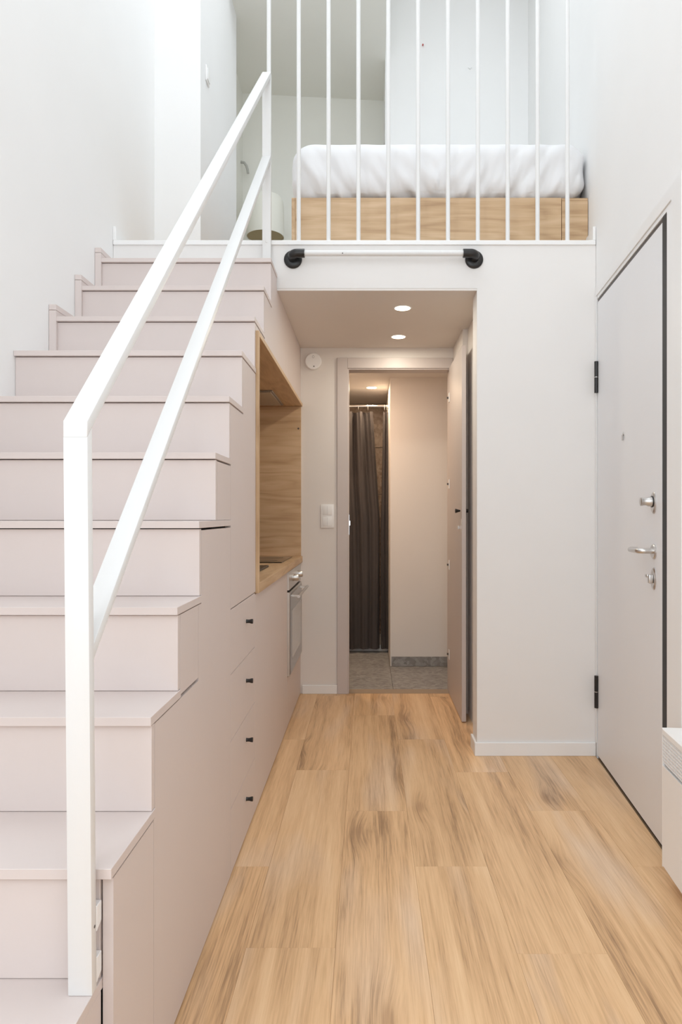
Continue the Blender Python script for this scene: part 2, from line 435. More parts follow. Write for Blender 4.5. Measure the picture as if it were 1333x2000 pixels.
# front of the loft: pier beside the passage plus the band above it
pts = [(0.519, -0.006), (xr(YF) - 0.001, -0.006), (xr(YF) - 0.001, ZLOFT - 0.022), (XL + 0.001, ZLOFT - 0.022), (XL + 0.001, 2.27), (XK - 0.025, 2.27), (XK - 0.025, ZC + 0.011), (0.519, ZC + 0.011)]
struct(prism('wall_front', pts, YF, YF + 0.125, 'y', OFF_WHITE), 'off-white wall pier and band carrying the loft', 'wall')
struct(box('trim_1', XL + 0.002, xr(YF) - 0.003, YF - 0.008, YF + 0.13, ZLOFT - 0.022, ZLOFT, TRIM_WHITE, None, 0.002), 'white edge board along the loft floor', 'trim')
struct(box('floor_loft', XL, 1.45, YF + 0.13, 6.1, ZLOFT - 0.06, ZLOFT - 0.002, plain('loft_floor_oak', (0.52, 0.36, 0.22), 0.5)), 'floor of the sleeping loft', 'floor')
struct(prism('ceiling_passage', [(XK - 0.024, YF + 0.0008), (0.5188, YF + 0.0008), (0.5188, YF + 0.1255), (0.63, YF + 0.1255), (0.63, YB - 0.0005), (XK - 0.024, YB - 0.0005)], ZC, ZC + 0.0105, 'z', BEIGE_WALL), 'greige ceiling over the passage with two spotlights', 'ceiling')
ce = thing('ceiling', (0, 2, ZTOP), 'white ceiling above the loft', 'ceiling', kind='structure')
for a in ((XL - 0.12, 1.5, YW - 0.15, 1.62), (XL - 0.12, 1.5, 4.28, 6.1), (XL - 0.12, -0.92, 1.62, 4.28), (0.62, 1.5, 1.62, 4.28)):
    box('ceiling_piece', a[0], a[1], a[2], a[3], ZTOP, ZTOP + 0.1, WHITE, ce)

# window wall behind the camera
wx0, wx1, wz0, wz1 = -1.05, 0.49, 0.55, 4.95
pw = thing('wall_window', (0, YW, 0), 'white wall with a tall window', 'wall', kind='structure')
box('wall_piece', XL - 0.12, wx0, YW - 0.15, YW, -0.1, ZTOP, WHITE, pw)
box('wall_piece', wx1, xr(YW) + 0.14, YW - 0.15, YW, -0.1, ZTOP, WHITE, pw)
box('wall_piece', wx0, wx1, YW - 0.15, YW, -0.1, wz0, WHITE, pw)
box('wall_piece', wx0, wx1, YW - 0.15, YW, wz1, ZTOP, WHITE, pw)
win = thing('window_1', (-0.28, YW, wz0), 'tall white framed window', 'window', kind='structure')
for a in ((wx0, wx0 + 0.06, wz0, wz1), (wx1 - 0.06, wx1, wz0, wz1), (wx0 + 0.06, wx1 - 0.06, wz0, wz0 + 0.06), (wx0 + 0.06, wx1 - 0.06, wz1 - 0.06, wz1), (-0.31, -0.25, wz0 + 0.06, wz1 - 0.06)):
    box('window_frame', a[0], a[1], YW - 0.04, YW + 0.02, a[2], a[3], TRIM_WHITE, win, 0.003)
for nm, x0w, x1w, lab in (('added_window_2', XL - 0.09, XL - 0.03, 'added unseen white framed window in the wall before the stairs'), ('added_window_3', 0, 0.06, 'added unseen white framed window before the entrance door')):
    w2 = thing(nm, (XL if nm == 'added_window_2' else xr(-0.95), -0.95, SZ0), lab, 'window', kind='structure')  # unseen windows added to let the side fill in
    for a in ((SY0, SY0 + 0.06, SZ0, SZ1), (SY1 - 0.06, SY1, SZ0, SZ1), (SY0 + 0.06, SY1 - 0.06, SZ0, SZ0 + 0.06), (SY0 + 0.06, SY1 - 0.06, SZ1 - 0.06, SZ1)):
        fo = box('window_frame', x0w, x1w, a[0], a[1], a[2], a[3], TRIM_WHITE, w2)
        if nm == 'added_window_3':
            cyy = (a[0] + a[1]) / 2
            fo.location.x = 0.06
            for v in fo.data.vertices: v.co.x += RB * (v.co.y + cyy + 0.95)

# rear wall of the passage with the bathroom doorway
DX0, DX1, DZ = -0.125, 0.520, 2.08
pts = [(XK - 0.62, -0.006), (DX0 - 0.02, -0.006), (DX0 - 0.02, DZ + 0.02), (DX1 + 0.02, DZ + 0.02), (DX1 + 0.02, -0.006), (1.3, -0.006), (1.3, ZLOFT - 0.065), (XK - 0.62, ZLOFT - 0.065)]
struct(prism('wall_rear', pts, YB, YB + 0.10, 'y', BEIGE_WALL), 'greige wall around the bathroom doorway', 'wall')
struct(box('wall_passage', 0.575, 0.66, YF + 0.125, 3.94, 0, ZC, BEIGE_WALL), 'greige closet side of the passage', 'wall')
struct(box('wall_passage_return', 0.545, 0.66, 3.94, YB, 0, ZC, BEIGE_WALL), 'greige wall strip behind the open bathroom door', 'wall')
frame = thing('trim_2', (0.2, YB, 0), 'greige door frame of the bathroom', 'door frame', kind='structure')
box('jamb', DX0 - 0.02, DX0, YB - 0.004, YB + 0.104, 0, DZ, GREIGE_DOOR, frame, 0.001)
box('jamb', DX1, DX1 + 0.02, YB - 0.004, YB + 0.104, 0, DZ, GREIGE_DOOR, frame, 0.001)
box('head_jamb', DX0 - 0.02, DX1 + 0.02, YB - 0.004, YB + 0.104, DZ, DZ + 0.02, GREIGE_DOOR, frame, 0.001)
box('casing', DX0 - 0.075, DX0 - 0.008, YB - 0.014, YB - 0.001, 0, DZ + 0.075, GREIGE_DOOR, frame, 0.0015)
box('head_casing', DX0 - 0.0075, DX1 + 0.022, YB - 0.013, YB - 0.001, DZ + 0.008, DZ + 0.075, GREIGE_DOOR, frame, 0.0015)
sp = box('strike_plate', DX0 - 0.0005, DX0 + 0.002, YB + 0.01, YB + 0.03, 1.02, 1.15, CHROME, frame)
box('strike_lip', DX0, DX0 + 0.008, YB + 0.003, YB + 0.011, 1.08, 1.11, CHROME, frame)

# baseboards
struct(box('baseboard_rear', XK + 0.012, DX0 - 0.0755, YB - 0.012, YB - 0.0005, 0, 0.056, TRIM_WHITE, None, 0.002), 'white baseboard under the light switch', 'baseboard')
bbf = thing('baseboard_front', (0.8, YF, 0), 'white baseboard around the off-white pier', 'baseboard', kind='structure')
box('board', 0.507, xr(YF) - 0.004, YF - 0.012, YF - 0.0005, 0, 0.064, TRIM_WHITE, bbf, 0.002)
box('board', 0.507, 0.5185, YF - 0.0004, YF + 0.125, 0, 0.064, TRIM_WHITE, bbf, 0.002)
struct(box('baseboard_left', XL + 0.0005, XL + 0.016, YF - 0.006, 3.885, ZLOFT + 0.0005, ZLOFT + 0.066, TRIM_WHITE, None, 0.002), 'white baseboard along the loft beside the stair top', 'baseboard')
bb = box('baseboard_right', 0, 0.014, YF - 0.006, 3.40, ZLOFT + 0.0005, ZLOFT + 0.066, TRIM_WHITE, None, 0.002)
for v in bb.data.vertices:
    v.co.x += xr(v.co.y + bb.location.y) - 0.0155
struct(bb, 'white baseboard end on the loft beside the bed', 'baseboard')

# loft walls
struct(box('wall_loft_column', XL - 0.12, -0.957, 3.89, 4.945, ZLOFT - 0.05, ZTOP, WHITE), 'white wall projection at the top of the stairs', 'wall')
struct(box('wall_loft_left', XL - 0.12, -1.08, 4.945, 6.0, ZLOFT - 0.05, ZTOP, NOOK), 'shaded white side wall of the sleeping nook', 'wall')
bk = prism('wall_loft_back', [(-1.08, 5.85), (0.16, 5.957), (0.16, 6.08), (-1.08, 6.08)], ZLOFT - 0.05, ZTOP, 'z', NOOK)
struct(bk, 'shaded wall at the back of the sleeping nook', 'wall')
struct(box('wall_headboard', 0.134, 1.40, 5.42, 6.08, ZLOFT - 0.05, ZTOP, WHITE), 'pale wall behind the bed', 'wall')
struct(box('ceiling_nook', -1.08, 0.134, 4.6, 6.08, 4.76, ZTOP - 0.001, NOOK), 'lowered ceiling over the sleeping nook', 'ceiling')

# bathroom shell
BC = 2.19
fb = struct(box('floor_bathroom', -0.62, 1.3, YB + 0.10, 6.5, -0.12, -0.008, GROUT), 'grey terrazzo tile floor of the bathroom', 'floor')
struct(box('trim_3', DX0, DX1, YB - 0.0, YB + 0.105, -0.006, 0.001, plain('threshold', (0.33, 0.25, 0.18), 0.6)), 'narrow threshold under the bathroom door', 'threshold')
xs = [-0.62, -0.437, 0.163, 0.763, 1.3]; ys = [YB + 0.105, 4.80, 5.40, 6.0, 6.5]
for a, b in zip(xs, xs[1:]):
    for c, d in zip(ys, ys[1:]):
        box('tile', a + 0.001, b - 0.001, c + 0.001, d - 0.001, -0.008, 0.0, TERRAZZO, fb, 0.0008)
struct(box('ceiling_bathroom', -0.62, 1.3, YB + 0.10, 6.5, BC, BC + 0.1, BEIGE_WALL), 'ceiling of the bathroom with one spotlight', 'ceiling')
struct(box('wall_bathroom_partition', 0.167, 1.3, 5.18, 6.5, 0, BC, BEIGE_WALL), 'greige partition wall beside the shower curtain', 'wall')
struct(box('wall_bathroom_left', -0.70, -0.62, YB + 0.10, 6.5, 0, BC, BEIGE_WALL), 'side wall of the bathroom', 'wall')
struct(box('wall_bathroom_right', 1.3, 1.38, YB + 0.10, 5.18, 0, BC, BEIGE_WALL), 'far side wall of the bathroom', 'wall')
wt = struct(box('wall_shower', -0.62, 0.167, 6.42, 6.5, 0, BC, GROUT), 'brown stone tile wall inside the shower', 'wall')
for ix in range(3):
    for iz in range(5):
        a = -0.61 + ix * 0.262; z0 = 0.02 + iz * 0.44
        box('tile', a, a + 0.258, 6.410, 6.4195, z0, min(z0 + 0.436, BC - 0.005), SHOWER_TILE, wt, 0.0015)
struct(box('baseboard_bathroom', 0.175, 1.298, 5.168, 5.1795, 0.0005, 0.073, TERRAZZO, None, 0.0015), 'grey stone baseboard under the bathroom partition', 'baseboard')

# ------------------------------------------------------------------ staircase
YS = {0: 0.72, 1: 0.94, 2: 1.151, 3: 1.361, 4: 1.550, 5: 1.750, 6: 1.937, 7: 2.129, 8: 2.343, 9: 2.606, 10: 2.835, 11: 3.043, 12: YF}
ZS = {k: 0.552 + 0.1936 * (k - 2) for k in range(0, 12)}
TT = 0.018                # board thickness
stair = thing('staircase', (-0.83, 2.0, 0), 'greige staircase of boxed steps rising to the loft', 'staircase')
for k in range(0, 12):
    xe = XK + 0.002 if k >= 2 else -0.455
    yend = YS[k + 1] + 0.030
    if k == 11: yend = YF - 0.010
    if k == 5: yend = 2.1580
    box('tread', XL + 0.001, xe, YS[k], yend if k != 1 else 1.1800, ZS[k] - TT, ZS[k], GREIGE, stair, 0.0008)
    zb = ZS[k - 1] + 0.001 if k > 0 else 0.0
    xe2 = XK - 0.0003 if k >= 3 else -0.4575
    box('riser', XL + 0.001, xe2, YS[k] + 0.012, YS[k] + 0.030, zb, ZS[k] - TT - 0.0025, GREIGE, stair, 0.0006)
# outer side, panel by panel (18 mm boards with shadow joints)
J = 0.0016
def side(name, pts, mat=GREIGE):
    return prism(name, pts, XK - 0.018, XK, 'x', mat, stair)
side('side_panel', [(1.166, 0.008), (1.384, 0.008), (1.384, ZS[2] - TT - 0.005), (1.166, ZS[2] - TT - 0.005)])
zt3, zt5 = ZS[3] - TT - 0.004, ZS[5] - TT - 0.006
z2, z4 = ZS[2] - TT - 0.003, ZS[4] - TT - 0.003
side('side_panel', [(1.3856, 0.008), (2.158, 0.008), (2.158, zt5), (1.7815, zt5), (1.7815, z4), (1.7505, z4), (1.7505, zt3), (1.3925, zt3), (1.3925, z2), (1.3856, z2)])
side('side_panel', [(1.5815, zt3 + 0.009), (1.7485, zt3 + 0.009), (1.7485, ZS[4] - TT - 0.003), (1.5815, ZS[4] - TT - 0.003)])
side('side_panel', [(1.9685, ZS[5] + 0.001), (2.158, ZS[5] + 0.001), (2.158, ZS[6] - TT - 0.005), (1.9685, ZS[6] - TT - 0.005)])
side('side_panel', [(2.160, 0.852), (2.6345, 0.852), (2.6345, ZS[8] - TT - 0.004), (2.3745, ZS[8] - TT - 0.004), (2.3745, ZS[7] - TT - 0.004), (2.160, ZS[7] - TT - 0.004)])
zn = 1.862
side('side_panel', [(2.637, zn), (YB - 0.001, zn), (YB - 0.001, ZC - 0.001), (YF - 0.012, ZC - 0.001), (YF - 0.012, ZS[11] - TT - 0.003), (3.0745, ZS[11] - TT - 0.003), (3.0745, ZS[10] - TT - 0.003), (2.8665, ZS[10] - TT - 0.003), (2.8665, ZS[9] - TT - 0.003), (2.637, ZS[9] - TT - 0.003)])
for k in (0, 1):
    y0s = YS[k] + 0.030; y1s = 1.162
    zb_ = 0.008 if k == 0 else ZS[0] + 0.001
    box('low_side_panel', -0.475, -0.4555, y0s, y1s, zb_, ZS[k] - TT - 0.001, GREIGE, stair, 0.0005)
# dark cores seen only through the joints
box('core', XL + 0.03, XK - 0.020, 1.22, 2.15, 0.05, 0.52, DARK_VOID, stair)
box('core', XL + 0.03, XK - 0.020, 1.60, 2.15, 0.521, 0.90, DARK_VOID, stair)
box('core', XL + 0.03, XK - 0.020, 1.985, 2.15, 0.901, 1.28, DARK_VOID, stair)
# stepped upstand against the wall at the three top steps
for k in (9, 10, 11):
    ye = min(YS[k + 1] + 0.0, YF - 0.010)
    box('wall_upstand', XL + 0.001, XL + 0.028, YS[k] - 0.004, YS[k] + 0.0115, ZS[k - 1] + 0.0005, ZS[k] + 0.022, GREIGE, stair, 0.0008)
    box('upstand_cap', XL + 0.001, XL + 0.028, YS[k] - 0.004, ye - 0.005, ZS[k] + 0.0235, ZS[k] + 0.045, GREIGE, stair, 0.0008)
    box('upstand_board', XL + 0.001, XL + 0.026, YS[k] + 0.013, ye - 0.005, ZS[k] + 0.0005, ZS[k] + 0.0235, GREIGE, stair, 0.0005)

# ------------------------------------------------------------------ stair handrail
rail = thing('stair_handrail', (-0.482, 1.13, ZS[1]), 'white steel stair handrail with two sloping flat bars', 'handrail')
RX0, RX1 = -0.502, -0.462
R0 = (1.121, 1.304); R1 = (3.228, 3.243)
slope = (R1[1] - R0[1]) / (R1[0] - R0[0])
cs = math.sqrt(1 + slope * slope)
def leaning_post(name, y0, y1, z0, z1, dx0, dx1):
    bm = bmesh.new(); bm_box(bm, RX0, RX1, y0, y1, z0, z1)
    for v in bm.verts: v.co.x += dx0 if v.co.z < (z0 + z1) / 2 else dx1
    bevel_all(bm, 0.0015, 2)
    return finish(name, bm, STEEL_WHITE, rail, smooth=True)
pst = leaning_post('post', 1.121, 1.141, ZS[1] + 0.0005, R0[1] - 0.020 * cs, 0.008, 0.0)
for v in pst.data.vertices:
    if v.co.z > 0.3: v.co.z += slope * (v.co.y + 0.010)
leaning_post('upper_post', 3.226, 3.2505, ZS[11] + 0.0005, R1[1], 0.0, 0.0)
def sloped_bar(name, dz, ya):
    za = R0[1] + (ya - R0[0]) * slope + dz
    yb, zb = R1[0], R1[1] + dz
    th = 0.020 * cs
    bm = bmesh.new()
    pts = [(ya, za), (yb, zb), (yb, zb - th), (ya + (0.0 if dz else 0.0), za - th)]
    A = [bm.verts.new((RX0, p[0], p[1])) for p in pts]; B = [bm.verts.new((RX1, p[0], p[1])) for p in pts]
    bm.faces.new(A); bm.faces.new(B[::-1])
    for i in range(4): bm.faces.new((A[i], B[i], B[(i + 1) % 4], A[(i + 1) % 4]))
    bmesh.ops.recalc_face_normals(bm, faces=bm.faces)
    bevel_all(bm, 0.0015, 2)
    return finish(name, bm, STEEL_WHITE, rail, smooth=True)
sloped_bar('top_rail', 0.0, R0[0])
sloped_bar('lower_rail', -0.396, 1.139)
for zc in (0.478, 0.392):
    b = prism('bracket', [(1.1415, zc - 0.026), (1.162, zc - 0.017), (1.162, zc + 0.017), (1.1415, zc + 0.017)], -0.474, -0.4545, 'x', PLASTIC, rail, 0.001)
    lathe('screw', [(0.0028, 0), (0.0028, 0.001)], (RX1 + 0.0065, 1.133, zc - 0.012), (1, 0, 0), DARK_FRAME, rail, 8)
lathe('bolt', [(0.005, 0), (0.005, 0.002), (0.003, 0.003)], (-0.482, 3.2262, 2.44), (0, -1, 0), STEEL, rail, 12)

# ------------------------------------------------------------------ loft balusters
bal = thing('loft_balustrade', (0.3, YF + 0.02, ZLOFT), 'row of thin white vertical bars along the loft edge', 'balustrade')
for i in range(11):
    x = (525.5 - 720 + 58.35 * i) / (1333.0 / (YF + 0.02))
    z0 = ZLOFT + 0.0005
    lathe('baluster', [(0.0102, 0), (0.0102, ZTOP - 0.05 - z0 - 0.001)], (x, YF + 0.02, z0), (0, 0, 1), STEEL_WHITE, bal, 16)

box('head_rail', XL + 0.002, xr(YF) - 0.004, YF, YF + 0.04, ZTOP - 0.05, ZTOP - 0.02, STEEL_WHITE, bal, 0.002)

# ------------------------------------------------------------------ grab bar on the loft front
bar = thing('grab_bar', (0.08, YF, 2.37), 'white bar with black end fittings below the loft edge', 'bar')
ZBAR, YBAR = 2.377, YF - 0.055
tube('tube', [(-0.315, YBAR, ZBAR), (0.465, YBAR, ZBAR)], 0.0135, STEEL_WHITE, bar, 18)
lathe('locking_pin', [(0.003, 0), (0.002, 0.002)], (-0.121, YBAR - 0.0125, ZBAR - 0.004), (0, -1, 0), DARK_FRAME, bar, 8)
for xe, s in ((-0.36, 1), (0.505, -1)):
    lathe('flange', [(0.043, 0), (0.043, 0.006), (0.038, 0.011), (0.024, 0.013)], (xe, YF - 0.0005, ZBAR - 0.010), (0, -1, 0), BLACK, bar, 28)
    pp = [(xe, YF - 0.008, ZBAR - 0.008)]
    for t in range(0, 7):
        a = t / 6 * math.pi / 2
        pp.append((xe + s * 0.022 * (1 - math.cos(a)), YBAR + 0.022 * (1 - math.sin(a)), ZBAR - 0.004 + 0.004 * t / 6))
    pp.append((xe + s * 0.060, YBAR, ZBAR))
    tube('socket', pp, 0.0205, BLACK, bar, 20)

# ------------------------------------------------------------------ kitchen
XKB = -1.04     # back of the kitchen
YD0, YD1 = 2.162, 2.622
ZW0, ZW1 = 0.846, 0.884
FR = 0.018
def spool(parent, y, z):
    return lathe('knob', [(0.0070, 0), (0.0070, 0.002), (0.0062, 0.005), (0.0066, 0.012), (0.0085, 0.018), (0.0085, 0.023), (0.0078, 0.0238)], (XK, y, z), (1, 0, 0), BLACK, parent, 18)
dc = thing('drawer_cabinet', (-0.7, (YD0 + YD1) / 2, 0), 'greige drawer unit of four fronts with black knobs', 'cabinet')
box('body', XKB, XK - FR - 0.001, YD0 + 0.002, YD1 - 0.002, 0.03, ZW0 - 0.004, DARK_VOID, dc)
zd = [0.008, 0.217, 0.430, 0.642, 0.849]
for i in range(4):
    df = box('drawer_front', XK - FR, XK, YD0, YD1 - 0.0012, zd[i] + 0.0012, zd[i + 1] - 0.0012, GREIGE, dc, 0.0005)
    spool(df, 2.436, [0.135, 0.346, 0.557, 0.769][i])
bc = thing('base_cabinet', (-0.7, 3.1, 0), 'greige flat-front base cabinet between drawers and oven', 'cabinet')
YO0, YO1 = 3.665, 4.30
box('body', XKB, XK - FR - 0.001, YD1 + 0.002, YO0 - 0.004, 0.03, ZW0 - 0.004, DARK_VOID, bc)
box('door', XK - FR, XK, YD1 + 0.0004, YO0 - 0.003, 0.008, ZW0 - 0.003, GREIGE, bc, 0.0005)
oc = thing('oven_housing', (-0.7, 4.0, 0), 'greige housing below and beside the built-in oven', 'cabinet')
box('body', XKB, XK - FR - 0.001, YO0 - 0.003, YB - 0.002, 0.03, 0.272, DARK_VOID, oc)
box('drawer_front', XK - FR, XK, YO0 - 0.001, YB - 0.001, 0.008, 0.274, GREIGE, oc, 0.0005)
box('filler_strip', XK - FR, XK, YO1 + 0.002, YB - 0.001, 0.276, ZW0 - 0.003, GREIGE, oc, 0.0005)
ov = thing('oven', (-0.7, (YO0 + YO1) / 2, 0.278), 'built-in steel oven with two knobs and a bar handle', 'oven')
box('body', XKB + 0.04, XK - 0.004, YO0 + 0.004, YO1 - 0.004, 0.279, ZW0 - 0.006, DARK_VOID, ov)
cp = box('control_panel', XK - 0.003, XK + 0.010, YO0, YO1, 0.742, ZW0 - 0.003, STEEL, ov, 0.001)
for yk in (3.86, 4.10):
    kn = lathe('control_knob', [(0.021, 0), (0.021, 0.004), (0.019, 0.006), (0.0185, 0.030), (0.017, 0.032)], (XK + 0.010, yk, 0.795), (1, 0, 0), STEEL, cp, 28)
od = box('oven_door', XK - 0.003, XK + 0.014, YO0, YO1, 0.280, 0.731, STEEL, ov, 0.0015)
box('door_glass', XK + 0.0141, XK + 0.0165, YO0 + 0.003, YO1 - 0.003, 0.290, 0.715, OVEN_GLASS, od, 0.0008)
box('inner_window', XK + 0.0166, XK + 0.0172, YO0 + 0.075, YO1 - 0.075, 0.360, 0.625, plain('window_tint', (0.42, 0.42, 0.42), 0.12), od)
tube('bar_handle', [(XK + 0.056, YO0 + 0.05, 0.704), (XK + 0.056, YO1 - 0.05, 0.704)], 0.0085, STEEL, od, 14)
for yk in (YO0 + 0.09, YO1 - 0.09):
    box('handle_stay', XK + 0.014, XK + 0.056, yk - 0.008, yk + 0.008, 0.698, 0.710, STEEL, od, 0.001)
wk = box('worktop', XKB, XK + 0.013, 2.655, YB - 0.001, ZW0, ZW1, OAK_Y, None, 0.001)
tag(wk, 'oak worktop with its front edge above the oven', 'worktop')
nic = thing('kitchen_niche', (-0.7, 3.5, ZW1), 'oak-lined recess over the worktop framed in oak', 'niche')
box('end_panel', XKB + 0.014, XK + 0.004, YB - 0.019, YB - 0.0015, ZW1 + 0.0005, zn - 0.020, OAK_X, nic, 0.0005)
box('side_board', XKB + 0.014, XK + 0.013, 2.6365, 2.6545, ZW0, zn - 0.0005, OAK_Z, nic, 0.0008)
box('top_board', XKB + 0.014, XK + 0.013, 2.655, YB - 0.0015, zn - 0.019, zn - 0.0005, OAK_Y, nic, 0.0008)
box('back_panel', XKB, XKB + 0.013, 2.637, YB - 0.0015, ZW1 + 0.0005, zn - 0.0005, OAK_Y, nic)
lathe('screw_cap', [(0.006, 0), (0.005, 0.001)], (XK - 0.012, YB - 0.0195, 1.70), (0, -1, 0), DARK_FRAME, nic, 12)
hood = thing('extractor_hood', (-0.76, 4.05, zn - 0.03), 'grey extractor grille under the niche top', 'extractor hood')
box('plate', -1.0, -0.535, 3.80, 4.30, zn - 0.025, zn - 0.0195, HOOD, hood, 0.002)
for k in range(2):
    f = box('filter', -0.99 + 0.228 * k, -0.99 + 0.228 * k + 0.215, 3.82, 4.28, zn - 0.029, zn - 0.0251, STEEL, hood, 0.001)
hob = thing('hob', (-0.74, 4.0, ZW1), 'black glass hob at the far end of the worktop', 'hob')
box('glass', -0.99, -0.475, 3.74, 4.25, ZW1 + 0.0005, ZW1 + 0.0055, HOB_GLASS, hob, 0.0015)
for (a, b_) in ((-0.86, 3.87), (-0.6, 3.87), (-0.86, 4.12), (-0.6, 4.12)):
    lathe('cooking_zone', [(0.085, 0), (0.085, 0.0004)], (a, b_, ZW1 + 0.0056), (0, 0, 1), plain('zone_print', (0.05, 0.05, 0.05), 0.2), hob, 32)
snk = thing('sink', (-0.74, 3.2, ZW1), 'black sink set in the oak worktop', 'sink')
for (a, b_, c, d) in ((-0.95, -0.505, 2.92, 2.96), (-0.95, -0.505, 3.42, 3.46), (-0.95, -0.91, 2.9605, 3.4195), (-0.545, -0.505, 2.9605, 3.4195)):
    box('rim', a, b_, c, d, ZW1 + 0.0005, ZW1 + 0.010, BLACK, snk, 0.002)
box('basin', -0.9095, -0.5455, 2.9605, 3.4195, ZW1 + 0.0006, ZW1 + 0.003, BLACK, snk)

# ------------------------------------------------------------------ bathroom door (open towards the passage)
bd = thing('bathroom_door', (0.53, YB, 0), 'greige bathroom door standing open with black knobs', 'door')
DXA, DXB, DYN = 0.516, 0.540, 3.767
box('leaf', DXA, DXB, DYN, YB - 0.016, 0.006, 2.085, GREIGE_DOOR, bd, 0.0012)
for xk, s in ((DXA, -1), (DXB, 1)):
    prof = [(0.005, 0), (0.006, 0.004), (0.012, 0.024), (0.012, 0.027), (0.011, 0.028)] if s < 0 else [(0.006, 0), (0.010, 0.003), (0.010, 0.020), (0.009, 0.021)]
    lathe('knob', prof, (xk, 3.835, 1.171), (s, 0, 0), BLACK, bd, 18)
for zc in (1.895, 1.345, 0.83, 0.26):
    hg = box('hinge', DXA - 0.004, DXA - 0.0005, YB - 0.060, YB - 0.020, zc - 0.03, zc + 0.03, PLASTIC, bd, 0.0005)
    box('hinge_pin', DXA - 0.014, DXA - 0.0045, YB - 0.030, YB - 0.022, zc - 0.006, zc + 0.006, DARK_FRAME, hg)
box('latch_plate', DXA - 0.002, DXA - 0.0003, DYN + 0.004, DYN + 0.012, 1.055, 1.125, CHROME, bd)
box('latch_turn', DXA - 0.012, DXA - 0.0003, DYN + 0.088, DYN + 0.098, 1.068, 1.088, CHROME, bd, 0.001)

# ------------------------------------------------------------------ entrance door in the slanting right wall
YD = 2.80
e0 = rw(YD)
ed = thing('entrance_door', e0, 'pale grey flush entrance door with steel lever and locks', 'door', rz=ANG, local=True)
K = 1.0 / COSR
def ly(y): return (y - YD) * K          # depth in the photo -> along the wall
box('leaf', 0.001, 0.05, ly(2.349), ly(3.229), 0.010, 2.155, DOOR_WHITE, ed, 0.001)
box('backing', 0.055, 0.075, ly(2.305), ly(3.236), 0.0, 2.17, DARK_VOID, ed)
box('lock_side_gasket', 0.0005, 0.05, ly(2.3025), ly(2.347), 0.0, 2.170, GASKET, ed, 0.001)
box('head_gasket', 0.004, 0.05, ly(2.3455), ly(3.235), 2.157, 2.170, DARK_FRAME, ed)
box('sill', 0.006, 0.05, ly(2.3455), ly(3.235), 0.0, 0.008, GASKET, ed)
for z0, z1 in ((1.725, 1.874), (0.236, 0.388)):
    yy = ly(3.226)
    hz = lathe('hinge', [(0.009, 0), (0.009, (z1 - z0) / 2 - 0.002)], (-0.007, yy, z0), (0, 0, 1), BLACK, ed, 14)
    lathe('hinge', [(0.009, 0), (0.009, (z1 - z0) / 2 - 0.002)], (-0.007, yy, (z0 + z1) / 2 + 0.002), (0, 0, 1), BLACK, ed, 14)
    lathe('hinge_washer', [(0.007, 0), (0.007, 0.0036)], (-0.007, yy, (z0 + z1) / 2 - 0.0018), (0, 0, 1), STEEL, ed, 12)
yl = ly(2.432)
# upper lock
lathe('lock_plate', [(0.025, 0), (0.025, 0.006), (0.022, 0.009)], (0.0035, yl, 1.192), (-1, 0, 0), STEEL, ed, 32, sx=1.0, sy=1.55) 
lathe('lock_collar', [(0.0205, 0), (0.0205, 0.003)], (-0.0057, yl, 1.196), (-1, 0, 0), BLACK, ed, 24)
kb = lathe('lock_knob', [(0.0175, 0), (0.0165, 0.012), (0.0135, 0.018), (0.0135, 0.030), (0.015, 0.031), (0.015, 0.037), (0.013, 0.038)], (-0.009, yl, 1.196), (-1, 0, 0), STEEL, ed, 24)
lathe('keyway', [(0.010, 0), (0.010, 0.0008)], (-0.0472, yl, 1.196), (-1, 0, 0), plain('worn_brass_grey', (0.25, 0.24, 0.22), 0.4, metal=0.7), kb, 18) if False else None
# lever
lathe('lever_rosette', [(0.027, 0), (0.027, 0.006), (0.024, 0.009)], (0.0035, yl, 1.018), (-1, 0, 0), STEEL, ed, 32)
pts = [(-0.004, yl, 1.020), (-0.030, yl, 1.020)]
for t in range(1, 8):
    a = t / 7 * math.pi / 2
    pts.append((-0.030 - 0.022 * math.sin(a), yl + 0.022 * (1 - math.cos(a)), 1.020))
pts += [(-0.052, yl + 0.06, 1.020), (-0.052, yl + 0.100, 1.020)]
for t in range(1, 6):
    a = t / 5 * math.pi / 2
    pts.append((-0.052 + 0.018 * (1 - math.cos(a)), yl + 0.100 + 0.018 * math.sin(a), 1.020))
pts.append((-0.022, yl + 0.118, 1.020))
tube('lever', pts, 0.0095, STEEL, ed, 16)
# lower thumb turn
lathe('thumb_turn_plate', [(0.024, 0), (0.024, 0.005), (0.021, 0.008)], (0.0035, yl, 0.922), (-1, 0, 0), STEEL, ed, 32, sx=1.0, sy=1.65)
tt = box('thumb_turn', -0.020, -0.005, yl - 0.010, yl + 0.010, 0.905, 0.936, STEEL, ed, 0.003, 2)
box('thumb_turn_grip', -0.028, -0.0205, yl - 0.012, yl + 0.012, 0.926, 0.938, STEEL, ed, 0.003, 2)
ph = ly(2.808)
lathe('peephole', [(0.008, 0), (0.008, 0.004), (0.006, 0.006)], (0.0035, ph, 1.482), (-1, 0, 0), STEEL, ed, 18)
box('peephole_cover', -0.006, -0.0028, ph - 0.007, ph + 0.007, 1.455, 1.478, STEEL, ed, 0.001)
# white casing around it
ecs = thing('trim_4', e0, 'white casing around the entrance door', 'door casing', kind='structure', rz=ANG, local=True)
box('casing', -0.007, -0.0005, ly(2.15), ly(2.243), 0, 2.235, TRIM_WHITE, ecs, 0.002)
box('head_casing', -0.005, -0.0005, ly(2.2435), ly(3.252), 2.188, 2.235, TRIM_WHITE, ecs, 0.001)
box('far_casing', -0.004, -0.0005, ly(3.2385), ly(3.2545), 0.066, 2.188, TRIM_WHITE, ecs, 0.001)

